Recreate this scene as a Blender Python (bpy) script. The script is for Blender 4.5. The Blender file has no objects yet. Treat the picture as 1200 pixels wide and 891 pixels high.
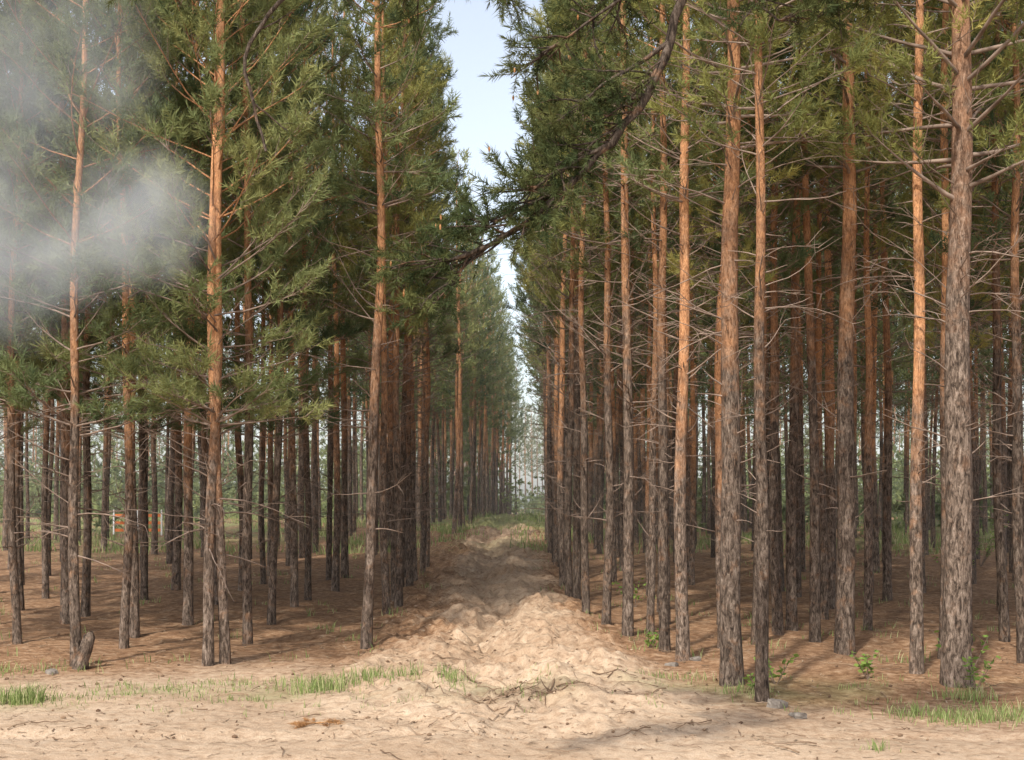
import bpy, bmesh, math, random
import numpy as np
from mathutils import Vector
random.seed(7); rng = np.random.default_rng(7)
scene = bpy.context.scene
COL = scene.collection

# ---------------------------------------------------------------- helpers
def vnoise(x, y, seed=0):
    x = np.asarray(x, float); y = np.asarray(y, float)
    xi = np.floor(x).astype(np.int64); yi = np.floor(y).astype(np.int64)
    fx = x - xi; fy = y - yi
    fx = fx*fx*(3-2*fx); fy = fy*fy*(3-2*fy)
    def h(a, b):
        n = (a*374761393 + b*668265263 + seed*1274126177) & 0xffffffff
        n = ((n ^ (n >> 13))*1274126177) & 0xffffffff
        return ((n ^ (n >> 16)) & 0xffff)/65535.0
    return (h(xi,yi)*(1-fx)+h(xi+1,yi)*fx)*(1-fy)+(h(xi,yi+1)*(1-fx)+h(xi+1,yi+1)*fx)*fy*1.0
def fbm(x, y, seed=0, o=3):
    s = 0; a = .5; t = 0
    for i in range(o):
        s = s + a*vnoise(x*2**i, y*2**i, seed+i*17); t += a; a *= .5
    return s/t

def furrow_x(y):
    return np.interp(y, [0,13,20,26,42,57,80,140], [.2,.02,-.30,-.47,-.62,-.40,.6,2.6])
def ground_z(x, y):
    x = np.asarray(x, float); y = np.asarray(y, float)
    z = np.interp(y, [-1000,14,17,56,64,3000], [0,0,.06,1.38,1.5,1.5])
    z = z + (fbm(x*.25, y*.25, 3)-.5)*.22*np.clip((y-8)/8, 0, 1)
    z = z + (fbm(x*1.6, y*1.6, 5)-.5)*.08
    u = x - furrow_x(y)
    fade = np.interp(y,[0,11.4,13,16,24,110,140],[0,.0,.4,.8,.9,.9,0])
    sp = np.interp(y,[0,12,17,200],[1.6,1.5,1.15,1.1])
    w = (u + (fbm(y*.8, x*.4, 9)-.5)*1.0)/sp
    hump = .15+1.5*fbm(y*1.1, u*1.1, 11, 2)
    def scallop(k, s):
        p = y*k/6.283 + 1.8*fbm(x*.9, y*.3, s, 2) + u*.3
        f = p-np.floor(p); t=np.where(f<.68, f/.68, (1-f)/.32); return t*t*(3-2*t)
    c1 = scallop(5.0,51); c2_ = scallop(5.9,57)
    z = z + fade*(-.12*np.exp(-(w/.22)**2)*(.3+1.1*fbm(x*.9+7, y*.9, 61, 2))
        + .19*hump*np.exp(-((w-.58)/.32)**2)*(.3+.85*c1)
        + .13*hump*np.exp(-((w-1.15)/.26)**2)*(.15+1.05*c2_)
        + .16*(.1+1.5*fbm(y*1.1+40, u*.9, 12, 2))*np.exp(-((w+.52)/.28)**2)*(.25+.9*c2_)
        + .09*np.exp(-((w+1.1)/.24)**2)*hump*c1
        + .07*np.exp(-(w/.3)**2)*c2_)
    cl = fbm(x*3.0, y*2.3, 21, 3); cl = np.abs(cl-.5)*2
    c2 = fbm(x*7, y*6, 27, 2); c2 = np.clip((c2-.52)*3.5,0,1); c2=c2*c2*(3-2*c2)
    z = z + np.minimum(fade*1.2,1)*np.exp(-(u/1.7)**4)*((.45-cl)*.20+c2*.05+(fbm(x*13,y*11,23,2)-.5)*.045)
    r = np.exp(-((y-12.3-.15*np.sin(x*.6))/.18)**2)+np.exp(-((y-10.9-.12*np.sin(x*.5+1))/.18)**2)
    z = z - .04*r + (fbm(x*7,y*7,29,2)-.5)*.022
    return z
def gz(x, y): return float(ground_z(np.array([x]), np.array([y]))[0])

class MB:
    def __init__(s): s.V=[]; s.F3=[]; s.F4=[]; s.M3=[]; s.M4=[]; s.T=[]; s.n=0
    def add(s, v, f, mat, tint=0.5):
        v = np.asarray(v, float).reshape(-1,3); f = np.asarray(f, np.int64)
        s.V.append(v)
        s.T.append(np.full(len(v), tint) if np.isscalar(tint) else np.asarray(tint, float))
        if f.shape[1]==3: s.F3.append(f+s.n); s.M3.append(np.full(len(f), mat))
        else: s.F4.append(f+s.n); s.M4.append(np.full(len(f), mat))
        s.n += len(v)
    def mesh(s, name, mats, smooth=(0,1)):
        V = np.concatenate(s.V); T = np.concatenate(s.T)
        F3 = np.concatenate(s.F3) if s.F3 else np.zeros((0,3), int)
        F4 = np.concatenate(s.F4) if s.F4 else np.zeros((0,4), int)
        M = np.concatenate(s.M3+s.M4).astype(np.int32)
        me = bpy.data.meshes.new(name)
        me.vertices.add(len(V)); me.vertices.foreach_set('co', V.astype(np.float32).ravel())
        L = np.concatenate([F3.ravel(), F4.ravel()]).astype(np.int32)
        me.loops.add(len(L)); me.loops.foreach_set('vertex_index', L)
        st = np.concatenate([np.arange(len(F3))*3, len(F3)*3+np.arange(len(F4))*4]).astype(np.int32)
        me.polygons.add(len(st)); me.polygons.foreach_set('loop_start', st)
        me.update(calc_edges=True)
        for m in mats: me.materials.append(m)
        me.polygons.foreach_set('material_index', M)
        me.polygons.foreach_set('use_smooth', np.isin(M, smooth))
        a = me.attributes.new('tint', 'FLOAT', 'POINT'); a.data.foreach_set('value', T.astype(np.float32))
        me.validate(); me.update()
        return me

def tube(mb, P, R, sides, mat, rough=0.0, tint=.5):
    P = np.asarray(P, float); R = np.asarray(R, float); n = len(P)
    t = np.gradient(P, axis=0); t /= np.linalg.norm(t, axis=1)[:,None]+1e-9
    ref = np.eye(3)[np.argmin(np.abs(t.mean(0)))]
    a = np.cross(t, ref); a /= np.linalg.norm(a, axis=1)[:,None]+1e-9
    b = np.cross(t, a)
    th = np.arange(sides)*2*math.pi/sides
    rr = R[:,None]*(1+rough*(rng.random((n,sides))-.5))
    v = P[:,None,:] + rr[:,:,None]*(np.cos(th)[None,:,None]*a[:,None,:]+np.sin(th)[None,:,None]*b[:,None,:])
    i = np.arange(n-1)[:,None]*sides; j = np.arange(sides)[None,:]; k = (j+1)%sides
    f = np.stack([i+j, i+k, i+sides+k, i+sides+j], -1).reshape(-1,4)
    mb.add(v.reshape(-1,3), f, mat, tint)

def norm(v): v = np.asarray(v, float); return v/(np.linalg.norm(v)+1e-9)
def limb(p0, d, L, n, up=0.0, wob=.1):
    P = [np.array(p0, float)]; d = norm(d); s = L/(n-1)
    for i in range(n-1):
        d = norm(d + np.array([0,0,up])/(n-1) + (rng.random(3)-.5)*2*wob)
        P.append(P[-1]+d*s)
    return np.array(P)

def tuft_template(n, length, width, shoot, t0=22, t1=68):
    vs = []
    for i in range(n):
        u = rng.random(); ang = rng.random()*6.283
        tilt = math.radians(rng.uniform(t0, t1)) if u < .85 else math.radians(rng.uniform(0, 30))
        b = np.array([0,0,u*shoot])
        d = np.array([math.sin(tilt)*math.cos(ang), math.sin(tilt)*math.sin(ang), math.cos(tilt)])
        s = norm(np.cross(d, rng.random(3)-.5))*width*.5
        l = length*rng.uniform(.7, 1.15)
        vs += [b-s, b+s, b+d*l]
    return np.array(vs)
def rot_from_dirs(D):
    D = D/(np.linalg.norm(D, axis=1)[:,None]+1e-9)
    r = rng.normal(size=D.shape); a = np.cross(D, r); a /= np.linalg.norm(a, axis=1)[:,None]+1e-9
    b = np.cross(D, a)
    return np.stack([a, b, D], -1)
def add_tufts(mb, P, D, templates, mat, smin=.8, smax=1.25, tint=None):
    P = np.array(P); D = np.array(D); N = len(P)
    if N == 0: return
    R = rot_from_dirs(D); sc = rng.uniform(smin, smax, N)
    tn = rng.random(N) if tint is None else np.clip(np.array(tint)+(rng.random(N)-.5)*.35, 0, 1)
    which = rng.integers(0, len(templates), N)
    for k, T in enumerate(templates):
        m = which == k
        if not m.any(): continue
        v = np.einsum('nij,vj->nvi', R[m]*sc[m][:,None,None], T)+P[m][:,None,:]
        nv = len(T); c = m.sum()
        f = (np.arange(c*nv)).reshape(-1,3)
        mb.add(v.reshape(-1,3), f, mat, np.repeat(tn[m], nv))

# ---------------------------------------------------------------- materials
def newmat(name):
    m = bpy.data.materials.new(name); m.use_nodes = True
    nt = m.node_tree; nt.nodes.clear()
    out = nt.nodes.new('ShaderNodeOutputMaterial'); return m, nt, out
def N(nt, t, **kw):
    n = nt.nodes.new(t)
    for k, v in kw.items(): setattr(n, k, v)
    return n
def ramp(nt, fac, stops):
    r = N(nt, 'ShaderNodeValToRGB'); e = r.color_ramp.elements
    e[0].position, e[0].color = stops[0][0], (*stops[0][1], 1)
    e[1].position, e[1].color = stops[-1][0], (*stops[-1][1], 1)
    for p, c in stops[1:-1]:
        x = e.new(p); x.color = (*c, 1)
    nt.links.new(fac, r.inputs[0]); return r.outputs[0]
def mixc(nt, f, a, b, mode='MIX'):
    m = N(nt, 'ShaderNodeMix', data_type='RGBA', blend_type=mode)
    for s, v in ((0, f), (6, a), (7, b)):
        if isinstance(v, bpy.types.NodeSocket): nt.links.new(v, m.inputs[s])
        elif isinstance(v, (int, float)): m.inputs[s].default_value = v
        else: m.inputs[s].default_value = (*v, 1)
    return m.outputs[2]
def mth(nt, op, a, b=0.0, c=0.0, clamp=False):
    m = N(nt, 'ShaderNodeMath', operation=op, use_clamp=clamp)
    for i, v in enumerate((a, b, c)):
        if isinstance(v, bpy.types.NodeSocket): nt.links.new(v, m.inputs[i])
        else: m.inputs[i].default_value = v
    return m.outputs[0]
def noise(nt, vec, scale, detail=4, rough=.55, dist=0):
    n = N(nt, 'ShaderNodeTexNoise'); n.inputs['Scale'].default_value = scale
    n.inputs['Detail'].default_value = detail; n.inputs['Roughness'].default_value = rough
    n.inputs['Distortion'].default_value = dist
    if vec is not None: nt.links.new(vec, n.inputs['Vector'])
    return n.outputs['Fac']

def bark_material(name, lo=2.4, hi=4.9, orange=((.32,.145,.068),(.60,.315,.155)), dark=1.0):
    m, nt, out = newmat(name)
    tc = N(nt, 'ShaderNodeTexCoord').outputs['Object']
    oi = N(nt, 'ShaderNodeObjectInfo')
    add = N(nt, 'ShaderNodeVectorMath', operation='ADD'); nt.links.new(tc, add.inputs[0])
    comb = N(nt, 'ShaderNodeCombineXYZ'); r10 = mth(nt, 'MULTIPLY', oi.outputs['Random'], 37.0)
    for i in range(3): nt.links.new(r10, comb.inputs[i])
    nt.links.new(comb.outputs[0], add.inputs[1]); p = add.outputs[0]
    mp = N(nt, 'ShaderNodeMapping'); mp.inputs['Scale'].default_value = (1, 1, .3); nt.links.new(p, mp.inputs[0])
    sv = mp.outputs[0]
    n1 = noise(nt, sv, 24, 5, .72, .8); nb = noise(nt, sv, 60, 3, .7, .5); n2 = noise(nt, p, 1.3, 3); n4 = noise(nt, p, 6, 4, .65)
    d = dark
    grey = ramp(nt, n1, [(.36,(.036*d,.026*d,.020*d)),(.46,(.105*d,.077*d,.058*d)),(.58,(.215*d,.162*d,.126*d)),(.72,(.36*d,.29*d,.232*d))])
    org = ramp(nt, n1, [(.3,orange[0]),(.7,orange[1])])
    sep = N(nt, 'ShaderNodeSeparateXYZ'); nt.links.new(tc, sep.inputs[0])
    z = mth(nt, 'ADD', sep.outputs[2], mth(nt, 'MULTIPLY', mth(nt, 'SUBTRACT', n2, .5), 2.6))
    z = mth(nt, 'ADD', z, mth(nt, 'MULTIPLY', mth(nt, 'SUBTRACT', oi.outputs['Random'], .5), 2.2))
    mr = N(nt, 'ShaderNodeMapRange'); mr.inputs[1].default_value = lo; mr.inputs[2].default_value = hi
    nt.links.new(z, mr.inputs[0])
    fl = mth(nt, 'ADD', mr.outputs[0], mth(nt, 'MULTIPLY', mth(nt, 'SUBTRACT', n4, .54), 1.8), clamp=True)
    col = mixc(nt, fl, grey, org)
    bl = ramp(nt, nb, [(.35,(.5,.46,.44)),(.5,(1,1,1)),(.7,(1.15,1.12,1.1))])
    col = mixc(nt, .9, col, mixc(nt, 1.0, col, bl, 'MULTIPLY'))
    val = N(nt, 'ShaderNodeHueSaturation'); nt.links.new(col, val.inputs['Color'])
    nt.links.new(mth(nt, 'ADD', .76, mth(nt, 'MULTIPLY', oi.outputs['Random'], .5)), val.inputs['Value'])
    b = N(nt, 'ShaderNodeBsdfPrincipled'); b.inputs['Roughness'].default_value = .9
    b.inputs['Specular IOR Level'].default_value = .15
    nt.links.new(val.outputs[0], b.inputs['Base Color'])
    bp = N(nt, 'ShaderNodeBump'); bp.inputs['Strength'].default_value = .9; bp.inputs['Distance'].default_value = .025
    nt.links.new(mth(nt, 'ADD', nb, n1), bp.inputs['Height']); nt.links.new(bp.outputs[0], b.inputs['Normal'])
    nt.links.new(b.outputs[0], out.inputs[0]); return m

def twig_material():
    m, nt, out = newmat('dead_twig_bark')
    tc = N(nt, 'ShaderNodeTexCoord').outputs['Object']
    c = ramp(nt, noise(nt, tc, 5, 3), [(.3,(.12,.085,.065)),(.7,(.32,.24,.19))])
    b = N(nt, 'ShaderNodeBsdfDiffuse'); nt.links.new(c, b.inputs[0]); nt.links.new(b.outputs[0], out.inputs[0]); return m

def needle_material(name, stops, transl=.4):
    m, nt, out = newmat(name)
    tc = N(nt, 'ShaderNodeTexCoord').outputs['Object']
    oi = N(nt, 'ShaderNodeObjectInfo')
    at = N(nt, 'ShaderNodeAttribute', attribute_name='tint')
    f = mth(nt, 'ADD', mth(nt, 'MULTIPLY', at.outputs['Fac'], .55), mth(nt, 'MULTIPLY', noise(nt, tc, .9, 2), .5))
    f = mth(nt, 'ADD', f, mth(nt, 'MULTIPLY', mth(nt, 'SUBTRACT', oi.outputs['Random'], .5), .45))
    c = ramp(nt, f, stops)
    d = N(nt, 'ShaderNodeBsdfDiffuse'); nt.links.new(c, d.inputs[0])
    t = N(nt, 'ShaderNodeBsdfTranslucent'); nt.links.new(c, t.inputs[0])
    g = N(nt, 'ShaderNodeMixShader'); g.inputs[0].default_value = transl
    nt.links.new(d.outputs[0], g.inputs[1]); nt.links.new(t.outputs[0], g.inputs[2])
    nt.links.new(g.outputs[0], out.inputs[0]); return m

M_bark = bark_material('pine_bark')
M_bark_old = bark_material('pine_bark_old', 3.0, 6.6, ((.28,.14,.08),(.50,.285,.165)), 1.35)
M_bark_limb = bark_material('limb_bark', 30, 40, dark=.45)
M_twig = twig_material()
M_needle = needle_material('pine_needles', [(.2,(.085,.122,.062)),(.5,(.175,.21,.092)),(.8,(.28,.295,.12)),(1,(.36,.345,.135))])
M_needle_y = needle_material('pine_needles_yellowish', [(.2,(.14,.16,.06)),(.5,(.30,.30,.10)),(.85,(.46,.42,.145)),(1,(.50,.44,.155))])
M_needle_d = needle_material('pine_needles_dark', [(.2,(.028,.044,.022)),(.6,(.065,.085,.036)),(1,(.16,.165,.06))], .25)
def flat_mat(name, stops, scale=6, attr=False, transl=0):
    m, nt, out = newmat(name)
    if attr: f = N(nt, 'ShaderNodeAttribute', attribute_name='tint').outputs['Fac']
    else: f = noise(nt, N(nt, 'ShaderNodeTexCoord').outputs['Object'], scale, 4)
    c = ramp(nt, f, stops)
    d = N(nt, 'ShaderNodeBsdfDiffuse'); nt.links.new(c, d.inputs[0]); sh = d.outputs[0]
    if transl:
        t = N(nt, 'ShaderNodeBsdfTranslucent'); nt.links.new(c, t.inputs[0])
        g = N(nt, 'ShaderNodeMixShader'); g.inputs[0].default_value = transl
        nt.links.new(sh, g.inputs[1]); nt.links.new(t.outputs[0], g.inputs[2]); sh = g.outputs[0]
    nt.links.new(sh, out.inputs[0]); return m
M_grass = flat_mat('grass_blades', [(0,(.15,.21,.07)),(.6,(.28,.34,.12)),(1,(.46,.44,.24))], attr=True, transl=.35)
M_leaf = flat_mat('shrub_leaves', [(0,(.12,.20,.05)),(1,(.30,.40,.10))], attr=True, transl=.4)
M_bush = flat_mat('bush_leaves', [(0,(.12,.15,.07)),(1,(.31,.34,.15))], attr=True, transl=.4)
M_debris = flat_mat('dry_debris', [(0,(.12,.075,.05)),(.6,(.27,.185,.12)),(1,(.40,.31,.22))], attr=True)
M_rust = flat_mat('dry_rusty_needles', [(0,(.26,.13,.055)),(1,(.46,.26,.12))], attr=True)
M_stone = flat_mat('weathered_stone', [(.3,(.12,.10,.085)),(.7,(.27,.235,.20))], 9)
M_clod = flat_mat('sand_clods', [(0,(.27,.185,.12)),(1,(.42,.31,.215))], attr=True)
M_cone = flat_mat('pollen_cones', [(0,(.30,.14,.06)),(1,(.42,.23,.11))], attr=True)

# ---------------------------------------------------------------- pine generator
T_near = [tuft_template(22, .11, .014, .20) for _ in range(5)]
T_far = [tuft_template(9, .17, .034, .26) for _ in range(4)]

def make_pine(name, H=13.0, r=.09, crown0=5.5, crownR=1.3, dead0=1.3, dead_n=42, mats=None, far=False,
              bark_sides=12, wh=.5, low_sparse=0.0, dens=1.0, amp=None):
    mb = MB()
    n = 34 if not far else 10
    zz = np.linspace(0, H, n)
    ph = rng.random(4)*6.28
    amp = amp or rng.uniform(.02, .09)
    cx = amp*np.sin(zz*.55+ph[0])+.014*np.sin(zz*1.7+ph[1]); cy = amp*np.sin(zz*.5+ph[2])+.014*np.sin(zz*1.6+ph[3])
    cx -= cx[0]; cy -= cy[0]
    rad = r*((1-zz/H)**.72*.93+.07)*(1+.22*np.exp(-zz/.15))
    Pt = np.stack([cx, cy, zz], 1); Pt[0,2] = -.25
    tube(mb, Pt, rad, bark_sides if not far else 6, 0, rough=.12 if not far else 0)
    def at(z): return np.array([np.interp(z, zz, cx), np.interp(z, zz, cy), z]), float(np.interp(z, zz, rad))
    for i in range(dead_n if not far else 7):
        z = dead0 + (crown0+1.2-dead0)*rng.random()**.75
        p, rr = at(z); a = rng.random()*6.283
        L = rng.uniform(.10, .45) if rng.random() < .5 else rng.uniform(.5, 1.35)*(.45+.55*(z/crown0))
        P = limb(p, [math.cos(a), math.sin(a), rng.uniform(-.15,.75)], L, 6, up=rng.uniform(-.5,.6), wob=.16)
        r0 = rng.uniform(.006,.014)
        tube(mb, P, np.linspace(r0, .003, 6), 4 if not far else 3, 1)
        if L > .5 and not far:
            for k in range(rng.integers(2,6)):
                q = P[rng.integers(2,6)]; dd = norm(P[-1]-P[0])+(rng.random(3)-.5)*1.5
                tube(mb, limb(q, dd, rng.uniform(.12,.45), 4, 0, .2), np.linspace(.005,.002,4), 3, 1)
    TP=[]; TD=[]; TT=[]
    z = crown0
    while z < H-.1:
        t = (z-crown0)/(H-crown0)
        R = crownR*(min(1, .55+t*2.2))*(1-t**2.2)**.8+.15
        nl = rng.integers(3,6)
        if t < low_sparse and rng.random() < .45: nl = 2
        a0 = rng.random()*6.283
        for k in range(nl):
            a = a0+k*6.283/nl+rng.uniform(-.4,.4)
            L = R*rng.uniform(.55,1.15)
            p, rr = at(min(z+rng.uniform(-.12,.12), H-.05))
            rise = .15+.9*t+rng.uniform(-.2,.25)
            P = limb(p, [math.cos(a), math.sin(a), rise], L, 7, up=.45-.3*(1-t), wob=.11)
            tube(mb, P, np.linspace(max(.008, rr*.28), .004, 7), 5 if not far else 3, 0 if t>.25 else 1)
            clump = rng.random()
            ns = int(((3 if not far else 2)+L*2.6)*dens+rng.random())
            for s in range(ns):
                u = rng.uniform(.35,1.0) if s else 1.0
                fi = u*6; i0 = min(int(fi),5); q = P[i0]+(P[i0+1]-P[i0])*(fi-i0)
                fwd = norm(P[min(i0+1,6)]-P[i0])
                side = norm(np.cross(fwd,[0,0,1]))*(1 if rng.random()<.5 else -1)
                dd = norm(fwd*rng.uniform(.4,1)+side*rng.uniform(0.2,1)*(u<1)+np.array([0,0,rng.uniform(-.1,.6)]))
                sl = rng.uniform(.16,.42)*(1.15-.4*u)
                S = limb(q, dd, sl, 4, .25, .14)
                if not far: tube(mb, S, np.linspace(.005,.003,4), 3, 1)
                nt_ = (3 if not far else 2)
                for j in range(nt_):
                    w = 1-j*.3; idx = min(max(w*3,0),3); ii=min(int(idx),2)
                    pp = S[ii]+(S[ii+1]-S[ii])*(idx-ii)
                    d2 = norm(norm(S[-1]-S[0])+(rng.random(3)-.5)*1.3+np.array([0,0,.25]))
                    TP.append(pp); TD.append(d2); TT.append(.25+.45*clump+.2*t)
        z += wh*rng.uniform(.7,1.3)
    add_tufts(mb, TP, TD, T_near if not far else T_far, 2, tint=TT)
    return mb.mesh(name, mats or [M_bark, M_twig, M_needle])

def U(a,b): return rng.uniform(a,b)
MY=[M_bark, M_twig, M_needle_y]; MG=[M_bark, M_twig, M_needle]
high = [make_pine(f'pine_high_{i}', H=U(12,13.8), r=U(.066,.094), crown0=U(5.4,6.7), crownR=U(1.15,1.45), dead_n=60,
        mats=MY if i%2 else MG, dens=1.0) for i in range(5)]
thick = [make_pine(f'pine_thick_{i}', H=U(12.8,13.8), r=U(.112,.122), crown0=U(5.6,6.3), crownR=U(1.3,1.5), dead_n=62, mats=MY, dens=1.0, amp=.03) for i in range(2)]
slim = [make_pine(f'pine_slim_{i}', H=U(11.6,13), r=U(.062,.086), crown0=U(5.2,6.2), crownR=U(.75,.98), dead_n=54, mats=MY if i==1 else MG, dens=1.1) for i in range(4)]
low = [make_pine(f'pine_low_{i}', H=U(11.5,13), r=U(.062,.08), crown0=U(2.5,3.6), crownR=U(1.35,1.75), dead_n=34, dead0=1.2, low_sparse=.15, mats=MG, dens=1.6, wh=.45) for i in range(5)]
big = make_pine('pine_big', H=14, r=.158, crown0=5.4, crownR=2.2, dead_n=64, dead0=1.2, mats=[M_bark_old, M_twig, M_needle_y], wh=.45, bark_sides=18, amp=.02)
far = [make_pine(f'pine_far_{i}', H=U(12,13.5), r=.08, crown0=U(4.6,5.8), crownR=U(1.1,1.4), far=True, dens=.9) for i in range(4)]
farslim = [make_pine(f'pine_farslim_{i}', H=U(11.8,13.2), r=.08, crown0=U(4.6,5.8), crownR=U(.75,.95), far=True) for i in range(3)]

def place(me, x, y, s=1, parent=None, name='pine_tree', lean=.008):
    o = bpy.data.objects.new(name, me); COL.objects.link(o)
    o.location = (x, y, gz(x, y)); o.rotation_euler = (rng.normal()*lean, rng.normal()*lean, rng.random()*6.283)
    o.scale = (s, s, s)
    if parent: o.parent = parent
    return o

front_left = [(-5.25,16.96,.95),(-6.81,19.4,.95),(-5.22,18.9,1),(-5.45,20.3,.9),(-3.65,16.9,1.0),(-3.48,17.1,.95),
    (-3.64,19.4,1),(-3.75,21.9,.95),(-3.7,23.9,1),(-5.05,21.9,1),(-8.4,18.6,1),(-7.9,17.2,.9)]
for x,y,s in front_left: place(low[rng.integers(5)], x, y, s)
place(slim[0], -1.92, 18.5, 1.05)
front_right = [(1.39,20.8,1,'s'),(1.19,22.5,1,'s'),(1.61,19.6,1.15,'s'),(1.95,19.9,.9,'s'),(1.93,17.7,.9,'h'),(2.06,16.96,1,'h'),(2.36,15.1,.98,'t'),
    (2.52,14.2,.88,'h'),(3.84,20.3,.95,'h'),(4.17,19.36,.95,'h'),(4.28,18.1,1.05,'t'),(4.6,16.0,1.0,'h'),(3.3,19.0,.9,'h'),(5.4,17.6,.95,'h'),
    (2.75,18.3,.85,'h'),(6.1,18.9,.95,'h'),(5.15,20.4,.85,'h'),(6.3,17.3,.9,'h'),(3.15,21.2,.8,'h'),(4.9,22.1,.85,'h')]
for j,(x,y,s,k) in enumerate(front_right):
    place({'s':slim,'h':high,'t':thick}[k][j%2 if k=='t' else rng.integers(4)], x, y, s, lean=.009 if j not in (6,7) else .001)
ob=place(big, 4.86, 15.4, 1.0); ob.rotation_euler=(0,.008,0)
for y in np.arange(22.4, 35, 1.3):
    place(slim[rng.integers(4)], -2.08+rng.normal()*.08, y+rng.normal()*.2, U(.85,1.08))
for y in np.arange(24.2, 44, 1.5):
    place(slim[rng.integers(4)], 1.08+rng.normal()*.08, y+rng.normal()*.2, U(.85,1.08))
for i in range(1, 22):
    X = -2.08-1.57*i
    y = {1:25.4,2:23.4,3:21.2,4:19.8}.get(i, 18.5+rng.random()*2)
    while y < 46:
        if abs(X) < .40*y+1.5 and rng.random() > .14:
            L = (low if i>2 and y<27 else high) if y < 31 else far
            place(L[rng.integers(len(L))], X+rng.normal()*.18, y+rng.normal()*.3, U(.80,1.1))
        y += 2.0 if y<30 else 2.5
for i in range(1, 22):
    X = 1.08+1.4*i
    y = {1:21.4,2:20.9,3:21.0,4:18.2}.get(i, 17.5+rng.random()*2.5)
    while y < 58:
        if X < .40*y+2 and rng.random() > .14:
            L = high if y < 31 else far
            place(L[rng.integers(len(L))], X+rng.normal()*.2, y+rng.normal()*.3, U(.74,1.08))
        y += 1.7 if y < 31 else 2.4
distant = bpy.data.objects.new('distant_pine_forest', None); COL.objects.link(distant)
def edgeL(y): return -1.9+(y-48)*.033
def edgeR(y): return 1.4+max(0,y-48)*.038
for i in range(0, 4):
    y = 47.0+i*.4
    while y < 110:
        place((farslim[rng.integers(3)] if i==0 else far[rng.integers(4)]), edgeL(y)-i*1.8+rng.normal()*.12, y, U(.85,1.05), parent=distant, name='distant_pine')
        y += 2.0 if y<80 else 3.4
    y = 45.0 if i==0 else 58
    while y < 110:
        place((farslim[rng.integers(3)] if i==0 else far[rng.integers(4)]), edgeR(y)+i*1.8+rng.normal()*.12, y, U(.85,1.05), parent=distant, name='distant_pine')
        y += 2.0 if y<80 else 3.4
for k in range(180):
    y = U(90,135); x = U(-62,62)
    if edgeL(y)-1 < x < edgeR(y)+1: continue
    place(far[rng.integers(4)], x, y, U(.8,1.15), parent=distant, name='distant_pine')
for k in range(34):     # the ride bends: pines close it at the far end
    place(far[rng.integers(4)], U(-7,14), U(150,172), U(.85,1.1), parent=distant, name='distant_pine')

mb = MB(); P=[];D=[];T=[]
for k in range(780):
    if k<560: y=U(78,104); x=U(-50,50)
    elif k<690: y=U(50,78); x=U(3,30) if rng.random()<.7 else U(-30,-6)
    else: y=U(128,150); x=U(-6,13)
    if k<690 and edgeL(y)-1.0<x<edgeR(y)+1.0: continue
    h=(U(1.2,3.0) if rng.random()<.6 else U(3,5.5)) if k<560 else (U(.6,2.5) if k>=690 else U(.4,1.4)); g=gz(x,y); c=rng.random()*.6
    for j in range(int(24*h)):
        q=rng.normal(size=3)*[min(h*.35,.9),min(h*.35,.9),h*.26]; P.append([x+q[0],y+q[1],g+max(.05,h*.5+q[2])]); D.append(norm(q+[0,0,.3])); T.append(c+.2)
add_tufts(mb,P,D,[tuft_template(9,.26,.11,.25,10,90) for _ in range(3)],0,tint=T)
o=bpy.data.objects.new('distant_bushes',mb.mesh('distant_bushes',[M_bush],smooth=())); COL.objects.link(o)

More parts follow.
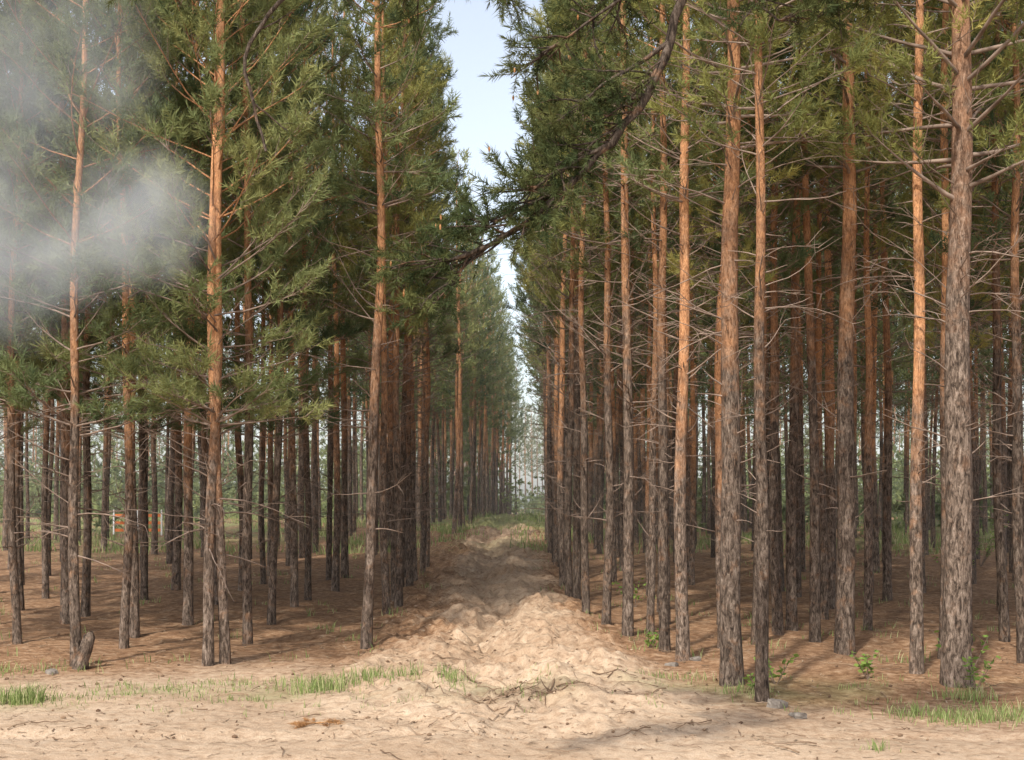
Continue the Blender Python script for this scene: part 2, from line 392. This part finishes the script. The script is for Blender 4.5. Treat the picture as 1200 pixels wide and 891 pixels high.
# ---------------------------------------------------------------- foreground pine with overhanging limbs
T_fg = [tuft_template(50, .058, .006, .13, 35, 80) for _ in range(5)]
def foreground_pine():
    mb = MB()
    bx, by = 5.6, 9.8
    H = 13.0; zz = np.linspace(-.25, H, 34)
    rad = .17*((1-np.clip(zz,0,H)/H)**.7*.93+.07)
    P = np.stack([bx+.08*np.sin(zz*.5), by+.08*np.sin(zz*.43+1), zz], 1)
    tube(mb, P, rad, 16, 0, rough=.1)
    TP=[];TD=[];TT=[]; CP=[]
    def twiglet(q, d, L, dens=1.0, r0=.008, droop=-.1):
        S = limb(q, d, L, 7, droop, .2)
        tube(mb, S, np.linspace(r0,.003,7), 4, 4)
        ln = rng.random()
        for j in range(int(3+L*12*dens)):
            u = U(.35,1)*6; i=min(int(u),5); pp=S[i]+(S[i+1]-S[i])*(u-i)
            dd = norm(norm(S[min(i+1,6)]-S[i])+(rng.random(3)-.5)*1.7+np.array([0,0,.25]))
            s2 = U(.04,.14); tube(mb, np.array([pp, pp+dd*s2]), [.003,.002], 3, 4)
            TP.append(pp+dd*s2*.6); TD.append(dd); TT.append(.15+.65*ln)
            if rng.random()<.04: CP.append(pp+dd*(s2+.09))
    def big_limb(pts, r0, r1, n=40):
        pts = np.array(pts, float)
        s = np.concatenate([[0], np.cumsum(np.linalg.norm(np.diff(pts,axis=0),axis=1))])
        ss = np.linspace(0, s[-1], n); Q = np.stack([np.interp(ss, s, pts[:,k]) for k in range(3)], 1)
        for _ in range(3): Q[1:-1] = (Q[:-2]+2*Q[1:-1]+Q[2:])/4
        Q[1:-1] += rng.normal(size=(n-2,3))*.008
        tube(mb, Q, np.linspace(r0, r1, n), 8, 4, rough=.2); return Q
    A = big_limb([(5.6,9.8,7.3),(3.8,9.4,7.0),(2.2,9.1,6.6),(1.35,9.0,6.0),(1.06,9,5.2),(.95,9,4.77),(.68,8.95,4.37),(.34,8.9,4.03),(.08,8.9,3.78),(-.18,8.85,3.62),(-.38,8.85,3.56)], .075,.013, 60)
    B = big_limb([(3.8,9.4,7.0),(1.9,9.6,6.3),(.4,9.6,5.85),(-.9,9.5,5.65),(-1.5,9.5,5.55),(-1.85,9.5,5.1),(-1.75,9.5,4.7),(-1.66,9.45,4.4)], .05,.009, 60)
    B2 = big_limb([(-.9,9.5,5.65),(-2.0,9.5,5.75),(-3.2,9.6,5.6)], .02,.005, 20)
    C = big_limb([(3.8,9.4,7.0),(2.9,9.3,6.2),(2.2,9.3,5.75),(1.7,9.3,5.4)], .03,.007, 24)
    D = big_limb([(.95,9.6,6.0),(.75,9.6,5.6),(.45,9.6,5.25),(.2,9.55,5.1)], .018,.006, 20)
    E = big_limb([(2.9,9.3,6.2),(2.5,9.2,5.7),(2.1,9.2,5.35),(1.75,9.2,5.2)], .02,.006, 20)
    for st in (31,35,39,43,46,49,52,55):
        q=A[st]; d=norm(np.array([-.9,U(-.3,.3),U(-.75,-.1)])); L=U(.55,1.0)
        S=limb(q,d,L,10,-.3,.13); tube(mb,S,np.linspace(.018,.006,10),5,4)
        for k in range(7): twiglet(S[rng.integers(4,10)],[U(-1,0),U(-.6,.6),U(-.7,.4)],U(.15,.4),.9)
    for k in range(48):
        twiglet(A[rng.integers(44,60)], [-.8, U(-.6,.6), U(-.9,.3)], U(.2,.55), 1.0)
    for k in range(80):
        twiglet(B[rng.integers(12,44)], [U(-.8,.6),U(-.8,.8),U(-.8,.3)], U(.25,.6), 1.0)
    for k in range(8):
        twiglet(B[rng.integers(40,60)], [U(-.6,.6),U(-.6,.6),U(-.4,.2)], U(.12,.3), .4)
    for k in range(12):
        twiglet(B2[rng.integers(2,20)], [U(-.7,.2),U(-.8,.8),U(-.8,.1)], U(.2,.4), .7)
    for k in range(48):
        twiglet(C[rng.integers(6,24)], [U(-.9,.9),U(-.8,.8),U(-.8,.3)], U(.3,.6), 1.0)
    for k in range(28):
        twiglet(D[rng.integers(3,20)], [U(-.9,.6),U(-.7,.7),U(-.6,.5)], U(.2,.45), .9)
    for k in range(38):
        twiglet(E[rng.integers(3,20)], [U(-.9,.9),U(-.7,.7),U(-.5,.5)], U(.2,.45), 1.0)
    z = 6.9
    while z < H:
        t=(z-6.9)/(H-6.9); R = 1.8*(1-t**2)+.2
        for k in range(5):
            a = rng.random()*6.283; L = R*U(.6,1.1)
            P2 = limb([bx+.08*math.sin(z*.5),by+.08*math.sin(z*.43+1),z],[math.cos(a),math.sin(a),.25+.6*t],L,7,.3,.1)
            tube(mb,P2,np.linspace(.03*(1.1-t),.006,7),5,0)
            for s in range(4):
                twiglet(P2[rng.integers(2,7)], [math.cos(a)+U(-.8,.8),math.sin(a)+U(-.8,.8),U(-.1,.7)], U(.25,.5), .5)
        z += .6
    add_tufts(mb, TP, TD, T_fg, 2, .8, 1.2, TT)
    for c in CP:
        c = np.array(c)
        tube(mb, [c-np.array([0,0,.018]), c, c+np.array([0,0,.016])], [.004,.009,.003], 5, 3, tint=rng.random())
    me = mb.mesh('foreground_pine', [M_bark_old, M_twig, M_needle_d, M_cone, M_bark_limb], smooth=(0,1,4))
    o = bpy.data.objects.new('pine_tree', me); COL.objects.link(o); o.location=(0,0,gz(bx,by))
foreground_pine()

# ---------------------------------------------------------------- ground
def axis(parts):
    a=[]
    for lo,hi,st in parts: a += list(np.arange(lo,hi,st))
    return np.array(a+[parts[-1][1]])
xs = axis([(-2000,-300,200),(-300,-60,30),(-60,-12,1.5),(-12,-3,.1),(-3,3.5,.03),(3.5,12,.1),(12,60,1.5),(60,300,30),(300,2000,200)])
ys = axis([(-1000,-100,150),(-100,0,10),(0,10,.5),(10,24,.03),(24,45,.07),(45,75,.2),(75,150,2),(150,500,30),(500,3000,250)])
X, Y = np.meshgrid(xs, ys); Z = ground_z(X, Y)
nx, ny = len(xs), len(ys)
idx = np.arange(nx*ny).reshape(ny, nx)
F = np.stack([idx[:-1,:-1], idx[:-1,1:], idx[1:,1:], idx[1:,:-1]], -1).reshape(-1,4)
edge = np.interp(X, [-30,-8,-2.2,-1.5,1.3,2.0,5,30], [16.4,15.6,16.0,18,16.4,14.4,13.0,13.2]) + (fbm(X*.6,Y*.6,31)-.5)*3.2
sand = np.clip((edge-Y)/2.6+.5, 0, 1)
u = X-furrow_x(Y)
trk = np.clip((1.2+(fbm(X*1.2,Y*.8,33)-.5)*1.3-np.abs(u-.2))/.5, 0, 1)*np.clip(1.0-(Y-30)/80,.5,1)
trk = trk*(.5+.6*fbm(X*1.8,Y*1.2,37))
sand = np.maximum(sand, np.clip(trk,0,.9))
sand = np.maximum(sand, np.clip((Y-70)/20,0,1)*.4)
sand *= 1-.3*np.clip(-u/1.5,0,1)*np.clip((Y-17)/4,0,1)
green = np.clip((Y-36)/14,0,1)*np.clip((fbm(X*.35,Y*.25,41)-.42)*6,0,1)
green = np.maximum(green, .45*np.exp(-((Y-14.6-.05*X)/.7)**2)*np.clip((fbm(X*.8,Y*.8,43)-.5)*5,0,1))
mb = MB(); mb.add(np.stack([X,Y,Z],-1).reshape(-1,3), F, 0, sand.ravel())
def ground_material():
    m, nt, out = newmat('sandy_forest_floor')
    p = N(nt,'ShaderNodeTexCoord').outputs['Object']
    sa = N(nt,'ShaderNodeAttribute', attribute_name='tint').outputs['Fac']
    gr = N(nt,'ShaderNodeAttribute', attribute_name='green').outputs['Fac']
    n1 = noise(nt,p,1.2,5,.6); n2 = noise(nt,p,9,5,.7); n3 = noise(nt,p,60,3,.7); n0 = noise(nt,p,.5,4,.6)
    s = ramp(nt, n2, [(.3,(.365,.262,.176)),(.5,(.465,.348,.246)),(.7,(.53,.418,.31))])
    s = mixc(nt, mth(nt,'MULTIPLY',n1,.55), s, (.38,.262,.17))
    s = mixc(nt, 1.0, s, ramp(nt,n0,[(.35,(.86,.83,.80)),(.6,(1.04,1.04,1.04))]), 'MULTIPLY')
    fine = ramp(nt, n3, [(.35,(.68,.64,.61)),(.5,(1,1,1)),(.7,(1.06,1.05,1.03))])
    s = mixc(nt,.6,s,mixc(nt,1.0,s,fine,'MULTIPLY'))
    l = ramp(nt, n2, [(.28,(.12,.066,.038)),(.46,(.25,.145,.082)),(.60,(.35,.22,.13)),(.78,(.46,.335,.225))])
    l = mixc(nt,.9,l,mixc(nt,1.0,l,fine,'MULTIPLY'))
    l = mixc(nt, 1.0, l, ramp(nt,n1,[(.35,(.8,.76,.74)),(.62,(1.08,1.06,1.04))]), 'MULTIPLY')
    f = mth(nt,'ADD',sa,mth(nt,'MULTIPLY',mth(nt,'SUBTRACT',n2,.5),1.4),clamp=True)
    c = mixc(nt,f,l,s)
    g = ramp(nt,n2,[(.3,(.12,.15,.055)),(.7,(.26,.29,.12))])
    c = mixc(nt, mth(nt,'MULTIPLY',gr,mth(nt,'ADD',n2,.25),clamp=True), c, g)
    b = N(nt,'ShaderNodeBsdfPrincipled'); b.inputs['Roughness'].default_value=.95; b.inputs['Specular IOR Level'].default_value=.1
    nt.links.new(c,b.inputs['Base Color'])
    bp = N(nt,'ShaderNodeBump'); bp.inputs['Strength'].default_value=.7; bp.inputs['Distance'].default_value=.045
    nt.links.new(mth(nt,'ADD',n2,mth(nt,'MULTIPLY',n3,.3)),bp.inputs['Height']); nt.links.new(bp.outputs[0],b.inputs['Normal'])
    nt.links.new(b.outputs[0],out.inputs[0]); return m
gme = mb.mesh('ground', [ground_material()])
a = gme.attributes.new('green','FLOAT','POINT'); a.data.foreach_set('value', green.ravel().astype(np.float32))
go = bpy.data.objects.new('ground', gme); COL.objects.link(go)

mb = MB()
bm=bmesh.new(); bmesh.ops.create_icosphere(bm,subdivisions=1,radius=1)
IV=np.array([v.co[:] for v in bm.verts]); IF=np.array([[v.index for v in f.verts] for f in bm.faces]); bm.free()
for k in range(1300):
    y=12+ (rng.random()**1.2)*26; x=float(furrow_x(y))+.1+rng.normal()*.8
    s=U(.006,.026)
    v=IV*(1+.4*(rng.random((len(IV),1))-.5))*s*np.array([U(.8,1.3),U(.8,1.3),U(.4,.7)])
    mb.add(v+np.array([x,y,gz(x,y)+s*.1]), IF, 0, rng.random())
o=bpy.data.objects.new('sand_clods',mb.mesh('sand_clods',[M_clod],smooth=(0,))); COL.objects.link(o)

# ---------------------------------------------------------------- grass
def blades(mb, cx, cy, rx, ry, n, h, w, mat=0):
    x = cx+rng.normal(size=n)*rx*.5; y = cy+rng.normal(size=n)*ry*.5; z = ground_z(x,y)-.01
    a = rng.random(n)*6.283; hh = h*rng.uniform(.4,1.2,n); ln = rng.uniform(.1,.7,n)*hh; b = rng.random(n)*6.283
    P = np.stack([x,y,z],1); S = np.stack([np.cos(a),np.sin(a),0*a],1)*w*.5
    D = np.stack([np.cos(b)*ln,np.sin(b)*ln,hh],1); Mi = P+D*np.array([.35,.35,.6])
    V = np.stack([P-S,P+S,Mi+S*.7,Mi-S*.7,P+D],1).reshape(-1,3); i = np.arange(n)[:,None]*5
    t = np.repeat(rng.random(n),5)
    k = mb.n
    mb.add(V, i+np.array([[0,1,2,3]]), mat, t)
    mb.F3.append(i+np.array([[3,2,4]])+k); mb.M3.append(np.full(n,mat))
mb = MB()
for cx,cy,rx,ry,n,h in [(-2.05,14.9,.35,.4,320,.18),(-1.6,15.3,.35,.35,190,.16),(-1.15,15.6,.2,.2,90,.15),(-.62,15.0,.22,.3,120,.13),
        (-3.7,14.9,1.0,.8,220,.08),(-4.3,14.4,.5,.6,100,.08),(-2.9,15.3,.7,.7,130,.09),(-4.95,14.2,.3,.2,380,.19),(-5.6,14.4,.5,.3,200,.12),
        (4.35,13.4,.6,.4,380,.13),(4.9,13.5,.5,.4,280,.14),(3.85,13.55,.25,.2,110,.13),(3.0,11.6,.12,.08,40,.10),(2.4,14.6,.3,.3,90,.12),
        (1.9,15.6,.6,.3,100,.11),(4.7,14.6,.4,.2,130,.18),(-6.0,16.5,1.2,.6,200,.12)]:
    blades(mb,cx,cy,rx,ry,n,h,.010)
for k in range(70):
    blades(mb,U(-5.2,5.2),U(13.2,15.8),.15,.12,rng.integers(3,16),.08,.009)
for k in range(240):
    y = U(17,40); x = U(-.38*y,.38*y)
    if abs(x-float(furrow_x(y)))<1.0: continue
    blades(mb,x,y,.2,.2,10,.13,.013)
for k in range(380):
    y = U(38,70); x = U(-.4*y,.4*y)
    if abs(x-float(furrow_x(y)))<.8: continue
    blades(mb,x,y,.6,.6,34,.3,.03)
o = bpy.data.objects.new('grass', mb.mesh('grass',[M_grass],smooth=())); COL.objects.link(o)

def sapling(x,y,h,n):
    mb = MB()
    for s in range(max(3,n//12)):
        a=rng.random()*6.283
        P = limb([0,0,-.02],[math.cos(a)*.5,math.sin(a)*.5,1],h*U(.6,1),6,0,.12)
        tube(mb,P,np.linspace(.005,.002,6),4,0)
        for j in range(12):
            u=U(.25,1)*5; i=min(int(u),4); q=P[i]+(P[i+1]-P[i])*(u-i)
            d=norm(rng.normal(size=3)*[1,1,.4]+[0,0,.25]); sd=norm(np.cross(d,rng.normal(size=3)))
            l=U(.05,.10); w=l*.55
            mb.add([q,q+d*l*.5+sd*w*.5,q+d*l,q+d*l*.5-sd*w*.5],[[0,1,2,3]],1,rng.random())
    o=bpy.data.objects.new('leafy_sapling',mb.mesh('leafy_sapling',[M_twig,M_leaf],smooth=(0,))); COL.objects.link(o); o.location=(x,y,gz(x,y))
for x,y,h,n in [(1.78,18.2,.35,50),(2.85,15.2,.5,60),(3.95,15.6,.45,70),(4.95,15.0,.55,60),(5.15,15.9,.7,90),(2.55,14.7,.25,40),(2.1,24,.8,60),(8.6,27,1.2,140),(11,33,1.6,160),(5.6,30,.9,90)]:
    sapling(x,y,h,n)

# ---------------------------------------------------------------- debris
mb = MB()
n=7500
y = 10.5+rng.random(n)**.8*15; x = (rng.random(n)-.5)*2*(.39*y+.5); z = ground_z(x,y)
a = rng.random(n)*6.283; l = rng.uniform(.012,.05,n); w = rng.uniform(.003,.008,n)
D = np.stack([np.cos(a)*l,np.sin(a)*l,rng.uniform(-.003,.008,n)],1); S=np.stack([-np.sin(a)*w,np.cos(a)*w,0*a],1)
P = np.stack([x,y,z+.008],1)
mb.add(np.stack([P-D-S,P+D-S,P+D+S,P-D+S],1).reshape(-1,3), np.arange(n*4).reshape(-1,4), 0, np.repeat(rng.random(n),4))
def stick(x,y,L,r,mat=0,lift=.005):
    a=rng.random()*6.283
    P=limb([x,y,0],[math.cos(a),math.sin(a),0],L,7,0,.12); P[:,2]=ground_z(P[:,0],P[:,1])+lift+r+rng.random(7)*.015
    tube(mb,P,np.linspace(r,r*.4,7),5,mat,tint=rng.random()*.8)
for k in range(230):
    yy=U(11.3,24); xx=U(-.38*yy,.38*yy)
    stick(xx,yy,U(.12,.5),U(.003,.008))
for k in range(44): stick(.02+rng.normal()*.25,14.3+rng.normal()*.3,U(.15,.5),U(.004,.01))
for k in range(20): stick(-1.0+rng.normal()*.35,12.6+rng.normal()*.25,U(.15,.4),.004)
for k in range(180):
    yy=U(12,21); xx=U(-.38*yy,.38*yy); c=np.array([xx,yy,gz(xx,yy)+.012]); s=U(.01,.024)
    tube(mb,[c-[s,0,.003],c,c+[s,0,.003]],[s*.4,s*.8,s*.3],6,0,tint=rng.random()*.5)
o=bpy.data.objects.new('fallen_twigs_and_cones',mb.mesh('fallen_twigs',[M_debris],smooth=())); COL.objects.link(o)

mb=MB()
for k in range(18):
    a=rng.random()*6.283; P=limb([0,0,.01],[math.cos(a),math.sin(a)*.6,.06],U(.08,.2),4,-.1,.1)
    tube(mb,P,[.004,.003,.003,.002],3,0)
    add_tufts(mb,[P[2],P[3]],[P[3]-P[0],P[3]-P[1]],T_fg,0,.5,.8)
o=bpy.data.objects.new('dry_pine_branch',mb.mesh('dry_pine_branch',[M_rust],smooth=())); COL.objects.link(o); o.location=(-1.78,12.75,gz(-1.78,12.75))

def chunk(name,x,y,sx,sy,sz,seed):
    r2=np.random.default_rng(seed)
    bm=bmesh.new(); bmesh.ops.create_cube(bm,size=1); bmesh.ops.subdivide_edges(bm,edges=bm.edges[:],cuts=4,use_grid_fill=True)
    for v in bm.verts:
        c=v.co; k=max(abs(c.x),abs(c.y),abs(c.z)); ln=c.length
        v.co=c*(1-.45*(1-k/ln))*(1+.14*(r2.random()-.5))
        v.co.x*=sx; v.co.y*=sy; v.co.z*=sz
    me=bpy.data.meshes.new(name); bm.to_mesh(me); bm.free(); me.materials.append(M_stone)
    o=bpy.data.objects.new(name,me); COL.objects.link(o); o.location=(x,y,gz(x,y)+sz*.15); o.rotation_euler=(.1,.15,seed*.9)
chunk('stone',2.62,13.9,.2,.16,.13,1); chunk('stone',2.72,13.4,.18,.14,.07,2); chunk('stone',1.87,16.5,.15,.13,.07,3)
chunk('stone',2.2,16.9,.12,.11,.07,4); chunk('stone',-5.33,16.3,.14,.12,.08,6)

mb=MB(); P=np.array([[0,0,-.1],[0,0,.1],[.02,0,.25],[.04,.01,.4],[.05,.01,.46]])
tube(mb,P,[.11,.085,.075,.07,.02],12,0,rough=.2)
o=bpy.data.objects.new('tree_stump',mb.mesh('tree_stump',[M_bark])); COL.objects.link(o); o.location=(-5.12,16.7,gz(-5.12,16.7)); o.rotation_euler=(.1,.2,0)

mb=MB()
for k in range(3): tube(mb,[[k*.8,0,-.2],[k*.8,0,1.0]],[.03,.03],6,1)
for zc in (.3,.55,.8):
    for k in range(2):
        mb.add([[k*.8+.03,0,zc-.05],[k*.8+.77,0,zc-.05],[k*.8+.77,0,zc+.05],[k*.8+.03,0,zc+.05]],[[0,1,2,3]],0)
M_or=flat_mat('orange_plastic',[(0,(.6,.16,.05)),(1,(.7,.22,.08))],3); M_wh=flat_mat('white_posts',[(0,(.7,.7,.68)),(1,(.8,.8,.78))],3)
o=bpy.data.objects.new('orange_safety_fence',mb.mesh('fence',[M_or,M_wh],smooth=())); COL.objects.link(o); o.location=(-13.6,48,gz(-13,48)-.1); o.rotation_euler=(0,0,.1)

# ---------------------------------------------------------------- smoke
def smoke_mat(dens,seed):
    m, nt, out = newmat('smoke')
    tc=N(nt,'ShaderNodeTexCoord').outputs['Object']
    ln=N(nt,'ShaderNodeVectorMath',operation='LENGTH'); nt.links.new(tc,ln.inputs[0])
    mr=N(nt,'ShaderNodeMapRange',interpolation_type='SMOOTHSTEP'); mr.inputs[1].default_value=1; mr.inputs[2].default_value=.2
    nt.links.new(ln.outputs['Value'],mr.inputs[0])
    mp=N(nt,'ShaderNodeMapping'); mp.inputs['Location'].default_value=(seed,seed*2,0); nt.links.new(tc,mp.inputs[0])
    nz=noise(nt,mp.outputs[0],1.5,2,.5,.3)
    m2=N(nt,'ShaderNodeMapRange'); m2.inputs[1].default_value=.34; m2.inputs[2].default_value=.62; nt.links.new(nz,m2.inputs[0])
    d=mth(nt,'MULTIPLY',mth(nt,'MULTIPLY',mr.outputs[0],m2.outputs[0]),dens)
    v=N(nt,'ShaderNodeVolumeScatter'); v.inputs['Color'].default_value=(.99,.99,.99,1); v.inputs['Anisotropy'].default_value=-.4
    nt.links.new(d,v.inputs['Density']); nt.links.new(v.outputs[0],out.inputs['Volume'])
    try: m.cycles.volume_step_rate=2.5
    except Exception: pass
    return m
smoke=bpy.data.objects.new('smoke_plume',None); COL.objects.link(smoke)
for i,(x,y,z,sx,sy,sz,dn) in enumerate([(-3.7,14,4.9,.85,.8,.9,1.15),(-5.0,14,4.65,1.5,1,1.25,1.1),(-4.7,14.1,6.5,1.4,1,1.6,.65)]):
    bm=bmesh.new(); bmesh.ops.create_icosphere(bm,subdivisions=3,radius=1); me=bpy.data.meshes.new('puff'); bm.to_mesh(me); bm.free()
    me.materials.append(smoke_mat(dn,i*3.1)); o=bpy.data.objects.new('puff',me); COL.objects.link(o)
    o.location=(x,y,z); o.scale=(sx,sy,sz); o.parent=smoke
m, nt, out = newmat('haze')
v=N(nt,'ShaderNodeVolumeScatter'); v.inputs['Color'].default_value=(.99,.98,.97,1); v.inputs['Density'].default_value=.0014; v.inputs['Anisotropy'].default_value=0
nt.links.new(v.outputs[0],out.inputs['Volume'])
try: m.cycles.homogeneous_volume=True
except Exception: pass
bm=bmesh.new(); bmesh.ops.create_cube(bm,size=1); me=bpy.data.meshes.new('forest_haze'); bm.to_mesh(me); bm.free(); me.materials.append(m)
o=bpy.data.objects.new('forest_haze',me); COL.objects.link(o); o.location=(0,98,6.8); o.scale=(170,160,17)

# ---------------------------------------------------------------- light, sky, camera
az=math.radians(22); el=math.radians(46)
d=Vector((math.sin(az)*math.cos(el), math.cos(az)*math.cos(el), -math.sin(el)))
sl=bpy.data.lights.new('sun','SUN'); sl.energy=4.7; sl.angle=math.radians(2.2); sl.color=(1,.95,.86)
so=bpy.data.objects.new('sun',sl); COL.objects.link(so); so.rotation_euler=d.to_track_quat('-Z','Y').to_euler()
w=bpy.data.worlds.new('World'); scene.world=w; w.use_nodes=True; nt=w.node_tree; nt.nodes.clear()
sky=nt.nodes.new('ShaderNodeTexSky'); sky.sky_type='NISHITA'; sky.sun_disc=False; sky.sun_elevation=el
sky.sun_rotation=math.atan2(-d.x,-d.y); sky.dust_density=2.2; sky.air_density=1.0
hs=nt.nodes.new('ShaderNodeHueSaturation'); hs.inputs['Saturation'].default_value=.5; hs.inputs['Value'].default_value=1.75
nt.links.new(sky.outputs[0],hs.inputs['Color'])
bg=nt.nodes.new('ShaderNodeBackground'); bg.inputs[1].default_value=.15
wo=nt.nodes.new('ShaderNodeOutputWorld'); nt.links.new(hs.outputs[0],bg.inputs[0]); nt.links.new(bg.outputs[0],wo.inputs[0])
cam=bpy.data.cameras.new('camera'); co=bpy.data.objects.new('camera',cam); COL.objects.link(co)
cam.sensor_width=36; cam.lens=49.4; cam.clip_end=6000; cam.clip_start=.1; cam.shift_y=.110
co.location=(0,0,2.0+gz(0,0)); co.rotation_euler=(math.radians(90+.7),0,0)
scene.camera=co
scene.view_settings.view_transform='Standard'; scene.view_settings.look='None'; scene.view_settings.exposure=0
